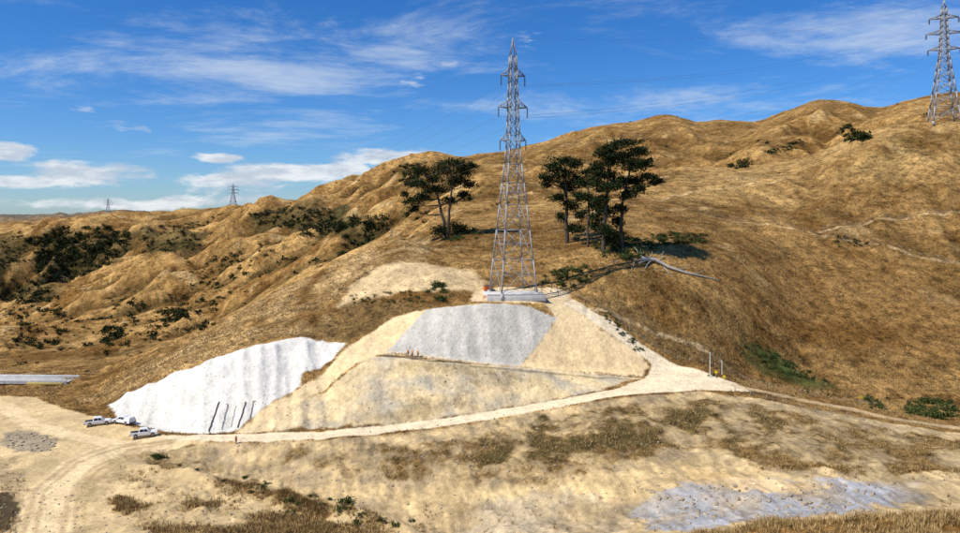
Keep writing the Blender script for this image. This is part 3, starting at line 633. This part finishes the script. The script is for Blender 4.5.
# ------------------------------------------------------------------ small things on site
yel=simple('yellow_sign_paint',(.75,.55,.03),.5)
def sign(u,v,h=1.5,dmin=150):
    x,y,z=hit(u,v,dmin); e=empty('warning_sign',(x,y,z))
    box('post',(.09,.09,h),(0,0,h/2),steel,e,.01); 
    pts=[(-.5,0),(0,.5),(.5,0),(0,-.5)]; vv=[(a,-.07,h+b_) for a,b_ in pts]+[(a,-.05,h+b_) for a,b_ in pts]
    me=bpy.data.meshes.new('panel'); me.from_pydata(vv,[],[(0,3,2,1),(4,5,6,7)]+[(i,(i+1)%4,4+(i+1)%4,4+i) for i in range(4)]); me.materials.append(yel); o=bpy.data.objects.new('panel',me); bpy.context.collection.objects.link(o); o.parent=e
sign(861,402,1.2); sign(716,377,1.2); sign(724,380,.8)
for (u,v,h) in((710,377,6.2),(722,375,3.6)):
    x,y,z=hit(u,v,150); e=empty('utility_pole',(x,y,z)); 
    mesh_arrays('pole',*tube([(Vector((0,0,-.5)),.13),(Vector((0,0,h)),.09)],10),None,padm,True,parent=e); obj_beams('cross_piece',[((-.4,0,h-.3),(.4,0,h-.3),.08)],steel,e)
wood=simple('fence_timber',(.30,.25,.19),.9)
def fence(pix,dmin,step=3.0):
    P=[Vector(hit(u,v,dmin)) for u,v in pix]; pts=[]
    for a,b_ in zip(P[:-1],P[1:]):
        n=max(1,int((b_-a).length/step))
        for i in range(n):
            p=a.lerp(b_,i/n); p.z=zat(p.x,p.y); pts.append(p)
    S=[(p-Vector((0,0,.3)),p+Vector((0,0,1.15)),.13) for p in pts]
    for a,b_ in zip(pts[:-1],pts[1:]):
        for h in(.35,.7,1.05): S.append((a+Vector((0,0,h)),b_+Vector((0,0,h)),.025))
    obj_beams('post_and_wire_fence',[(tuple(a),tuple(b_),t) for a,b_,t in S],wood)
fence([(568,294),(600,308),(640,338),(690,362),(740,378),(800,393),(890,410)],160)
fence([(700,212),(760,222),(830,234),(900,248),(958,261)],200)
fence([(735,392),(800,408),(880,424)],140)
fence([(820,230),(870,220),(958,211)],200)
def rocks(name,items,mat):
    VV=[];FF=[]
    import bmesh
    for (x,y,z,r) in items:
        bm=bmesh.new(); bmesh.ops.create_icosphere(bm,subdivisions=2,radius=r); k=len(VV); s=random.random()*50
        for vt in bm.verts:
            c=vt.co.normalized(); f=1+.5*math.sin(c.x*3+s)*math.cos(c.y*4+s*2)+.2*math.sin(c.z*9+s); vt.co*=f; vt.co.z*=.65
        for vt in bm.verts: VV.append((vt.co.x+x,vt.co.y+y,vt.co.z+z))
        for fc in bm.faces: FF.append(tuple(a.index+k for a in fc.verts))
        bm.free()
    mesh_arrays(name,VV,FF,None,mat)
rock=simple('rock',(.42,.34,.24),.95,0,.4,1.5)
it=[]
for p,n,s in [([(5,432),(60,436),(52,452),(8,450)],110,.22),([(230,440),(700,395),(700,520),(450,530),(300,500)],260,.16),([(0,470),(420,533),(0,533)],260,.13),([(640,485),(900,480),(880,510),(640,530)],260,.24),([(385,228),(404,228),(404,238),(388,240)],8,.5),([(250,400),(380,360),(640,380),(560,400),(300,430)],120,.12)]:
    for (x,y,z) in scatter(p,n): it.append((x,y,z,s*random.uniform(.3,1.7)))
rocks('scattered_rocks',it,rock)
x0,y0,z0=hit(36,386,180); e=empty('concrete_bridge',(x0-4,y0+4,z0-1.0),math.radians(-2))
ylw=simple('bridge_yellow_panel',(.66,.52,.18),.8)
box('deck',(24,6,.6),(0,0,1.5),conc,e,.05); box('parapet',(24,.3,.6),(0,-2.9,2.1),padm,e,.03); box('parapet',(24,.3,.6),(0,2.9,2.1),padm,e,.03)
for i in range(4): box('pier',(.8,5.0,3.0),(-10+i*6.6,0,-.35),conc,e,.05)
box('side_formwork',(10,.12,.6),(6,-3.12,1.5),ylw,e,.01)
# ------------------------------------------------------------------ people
skin=simple('skin',(.45,.28,.2),.6); vest=simple('hi_vis_vest',(.85,.30,.03),.7); trou=simple('navy_trousers',(.03,.035,.06),.8); hat=simple('hard_hat',(.8,.8,.78),.4); hair=simple('hair',(.05,.03,.02),.8)
def skinned(name,vs,es,rad,mat,parent,sub=2):
    me=bpy.data.meshes.new(name); me.from_pydata(vs,es,[]); o=bpy.data.objects.new(name,me); bpy.context.collection.objects.link(o); o.parent=parent; me.materials.append(mat)
    md=o.modifiers.new('s','SKIN'); 
    for i,r in enumerate(rad): me.skin_vertices[0].data[i].radius=(r if isinstance(r,tuple) else (r,r))
    me.skin_vertices[0].data[0].use_root=True
    md.use_smooth_shade=True
    s=o.modifiers.new('u','SUBSURF'); s.levels=sub; s.render_levels=sub; return o
def person(u,v,yaw,armup=0.0,stride=.12):
    x,y,z=hit(u,v); e=empty('person',(x,y,zat(x,y)),yaw)
    skinned('legs',[(0,0,.93),(-.10,0,.88),(-.11,-.02-stride/3,.50),(-.12,stride,.09),(-.13,stride-.17,.05),(.10,0,.88),(.11,-.05,.50),(.12,-stride+.03,.09),(.13,-stride-.15,.05)],[(0,1),(1,2),(2,3),(3,4),(0,5),(5,6),(6,7),(7,8)],[(.15,.12),.10,.07,.055,.045,.10,.07,.055,.045],trou,e)
    skinned('torso_and_arms',[(0,0,.95),(0,0,1.15),(0,.01,1.36),(0,0,1.48),(-.19,0,1.42),(-.25,.02,1.14),(-.24,-.12-.1*armup,.93+.35*armup),(.19,0,1.42),(.26,.03,1.14),(.25,-.08,.90)],[(0,1),(1,2),(2,3),(2,4),(4,5),(5,6),(2,7),(7,8),(8,9)],[(.16,.11),(.15,.10),(.17,.11),(.06,.06),.065,.05,.04,.065,.05,.04],vest,e)
    skinned('head_and_neck',[(0,0,1.48),(0,-.01,1.56),(0,-.015,1.64),(0,-.01,1.72)],[(0,1),(1,2),(2,3)],[.05,.055,(.075,.09),(.07,.085)],skin,e)
    skinned('nose',[(0,-.09,1.66),(0,-.125,1.635)],[(0,1)],[.012,.014],skin,e,1)
    skinned('hair',[(0,.04,1.70),(0,.065,1.63)],[(0,1)],[.07,.055],hair,e,1)
    skinned('hat',[(0,-.005,1.74),(0,-.005,1.79)],[(0,1)],[(.105,.125),(.07,.08)],hat,e,1)
    for s,(hx,hy,hz) in((-1,(-.24,-.12-.1*armup,.93+.35*armup)),(1,(.25,-.08,.90))):
        vs=[(hx,hy,hz),(hx,hy-.02,hz-.07)];es=[(0,1)];rd=[.028,.036]
        for k in range(4):
            b_=len(vs); oy=-.035+k*.022; ln=(.075,.085,.08,.06)[k]
            vs+=[(hx,hy-.02+oy,hz-.11),(hx-s*.012,hy-.025+oy,hz-.11-ln*.5),(hx-s*.03,hy-.03+oy,hz-.11-ln)]; es+=[(1,b_),(b_,b_+1),(b_+1,b_+2)]; rd+=[.010,.009,.008]
        b_=len(vs); vs+=[(hx-s*.02,hy-.06,hz-.06),(hx-s*.03,hy-.08,hz-.10)]; es+=[(1,b_),(b_,b_+1)]; rd+=[.011,.009]
        skinned('hand',vs,es,rd,skin,e,1)
person(408,356.5,.4); person(412.5,357,-.6,.6,.16); person(418,357.3,2.6,.2,.05); person(236,444,1.0)
# ------------------------------------------------------------------ light, sky, camera
sd=Vector((-.80,-.45,0)).normalized(); el=math.radians(51); sdir=Vector((sd.x*math.cos(el),sd.y*math.cos(el),math.sin(el)))
sl=bpy.data.lights.new('sun','SUN'); sl.energy=4.9; sl.angle=math.radians(.5); sl.color=(1,.945,.84)
so=bpy.data.objects.new('sun',sl); bpy.context.collection.objects.link(so); so.rotation_euler=sdir.to_track_quat('Z','Y').to_euler()
w=bpy.data.worlds.new('World'); bpy.context.scene.world=w; w.use_nodes=True; nt=w.node_tree; bg=nt.nodes['Background']; bg.inputs['Strength'].default_value=.085
sk=nt.nodes.new('ShaderNodeTexSky'); sk.sky_type='NISHITA'; sk.sun_disc=False; sk.sun_elevation=el; sk.sun_rotation=math.atan2(sd.x,sd.y); sk.air_density=1.0; sk.dust_density=.2; sk.ozone_density=1.5; sk.altitude=200
tc=nt.nodes.new('ShaderNodeTexCoord'); sep=nt.nodes.new('ShaderNodeSeparateXYZ'); nt.links.new(tc.outputs['Generated'],sep.inputs[0]); sx,sy,sz=sep.outputs
tint=nt.nodes.new('ShaderNodeMix'); tint.data_type='RGBA'; tint.blend_type='MULTIPLY'; tint.inputs[0].default_value=1; nt.links.new(sk.outputs[0],tint.inputs[6]); tint.inputs[7].default_value=(.70,.98,1.46,1)
hs=nt.nodes.new('ShaderNodeHueSaturation'); hs.inputs['Saturation'].default_value=1.14; nt.links.new(tint.outputs[2],hs.inputs['Color'])
den=mth('MAXIMUM',mth('ADD',sz,.10),.02); cx=mth('DIVIDE',sx,den); cy=mth('DIVIDE',sy,den)
cmb=nt.nodes.new('ShaderNodeCombineXYZ'); nt.links.new(mth('MULTIPLY',cx,.55),cmb.inputs[0]); nt.links.new(mth('MULTIPLY',cy,.8),cmb.inputs[1])
def wn(vec,sc,det,rg,dist=0):
    n=nt.nodes.new('ShaderNodeTexNoise'); n.inputs['Scale'].default_value=sc; n.inputs['Detail'].default_value=det; n.inputs['Roughness'].default_value=rg; n.inputs['Distortion'].default_value=dist; nt.links.new(vec,n.inputs['Vector']); return n.outputs['Fac']
c1=wn(cmb.outputs[0],1.5,8,.72,.35)
def mr(val,a,b_,c=0,d=1):
    n=nt.nodes.new('ShaderNodeMapRange'); n.interpolation_type='SMOOTHSTEP'; n.inputs['From Min'].default_value=a;n.inputs['From Max'].default_value=b_;n.inputs['To Min'].default_value=c;n.inputs['To Max'].default_value=d; nt.links.new(val,n.inputs['Value']); return n.outputs['Result']
az=mth('DIVIDE',sx,mth('MAXIMUM',sy,.05)); elv=mth('DIVIDE',sz,mth('MAXIMUM',sy,.05))
def blob(a0,e0,wa,we):
    a=mth('POWER',mth('ABSOLUTE',mth('DIVIDE',mth('SUBTRACT',az,a0),wa)),2.0); b_=mth('POWER',mth('ABSOLUTE',mth('DIVIDE',mth('SUBTRACT',elv,e0),we)),2.0)
    return mth('EXPONENT',mth('MULTIPLY',mth('ADD',a,b_),-1.0))
def vmax(l):
    r=l[0]
    for q in l[1:]: r=mth('MAXIMUM',r,q)
    return r
tb=vmax([blob(-.35,.20,.26,.07),mth('MULTIPLY',blob(-.12,.24,.16,.05),.8),mth('MULTIPLY',blob(.50,.27,.35,.05),.8),mth('MULTIPLY',blob(.25,.15,.3,.04),.8),mth('MULTIPLY',blob(-.30,.12,.3,.03),.6)])
thin=mth('MULTIPLY',mr(mth('MULTIPLY_ADD',tb,.22,c1),.54,.86),.62)
vs_=nt.nodes.new('ShaderNodeVectorMath'); vs_.operation='MULTIPLY'; nt.links.new(tc.outputs['Generated'],vs_.inputs[0]); vs_.inputs[1].default_value=(10,10,34)
c2=wn(vs_.outputs[0],1.0,8,.6,.2)
bl=vmax([blob(-.24,.060,.15,.018),blob(-.12,.078,.08,.014),blob(-.56,.056,.11,.024),mth('MULTIPLY',blob(-.38,.080,.05,.010),.85),mth('MULTIPLY',blob(-.46,.012,.3,.012),.7),mth('MULTIPLY',blob(-.68,.088,.05,.014),.9),mth('MULTIPLY',blob(-.34,.05,.3,.02),.5),mth('MULTIPLY',blob(-.66,.045,.1,.012),.8)])
cum=mr(mth('MULTIPLY_ADD',bl,.44,c2),.64,.80)
mx=nt.nodes.new('ShaderNodeMix'); mx.data_type='RGBA'; nt.links.new(thin,mx.inputs[0]); nt.links.new(hs.outputs[0],mx.inputs[6]); mx.inputs[7].default_value=(8.2,9.2,10.2,1)
shade=mr(wn(vs_.outputs[0],1.4,6,.6,0),.38,.6)
ccol=nt.nodes.new('ShaderNodeMix'); ccol.data_type='RGBA'; nt.links.new(shade,ccol.inputs[0]); ccol.inputs[6].default_value=(6.6,7.4,8.5,1); ccol.inputs[7].default_value=(10.6,10.8,11.0,1)
mx2=nt.nodes.new('ShaderNodeMix'); mx2.data_type='RGBA'; nt.links.new(mth('MULTIPLY',cum,.88),mx2.inputs[0]); nt.links.new(mx.outputs[2],mx2.inputs[6]); nt.links.new(ccol.outputs[2],mx2.inputs[7])
nt.links.new(mx2.outputs[2],bg.inputs['Color'])
cam=bpy.data.cameras.new('camera'); co=bpy.data.objects.new('camera',cam); bpy.context.collection.objects.link(co)
co.location=(0,0,0); co.rotation_euler=(math.radians(90),0,0); cam.sensor_width=36; cam.lens=F*36/960; cam.shift_y=-(266.5-HV)/960; cam.clip_start=.5; cam.clip_end=30000
sc=bpy.context.scene; sc.camera=co; sc.view_settings.view_transform='Standard'; sc.view_settings.look='None'; sc.view_settings.exposure=0; sc.view_settings.gamma=1
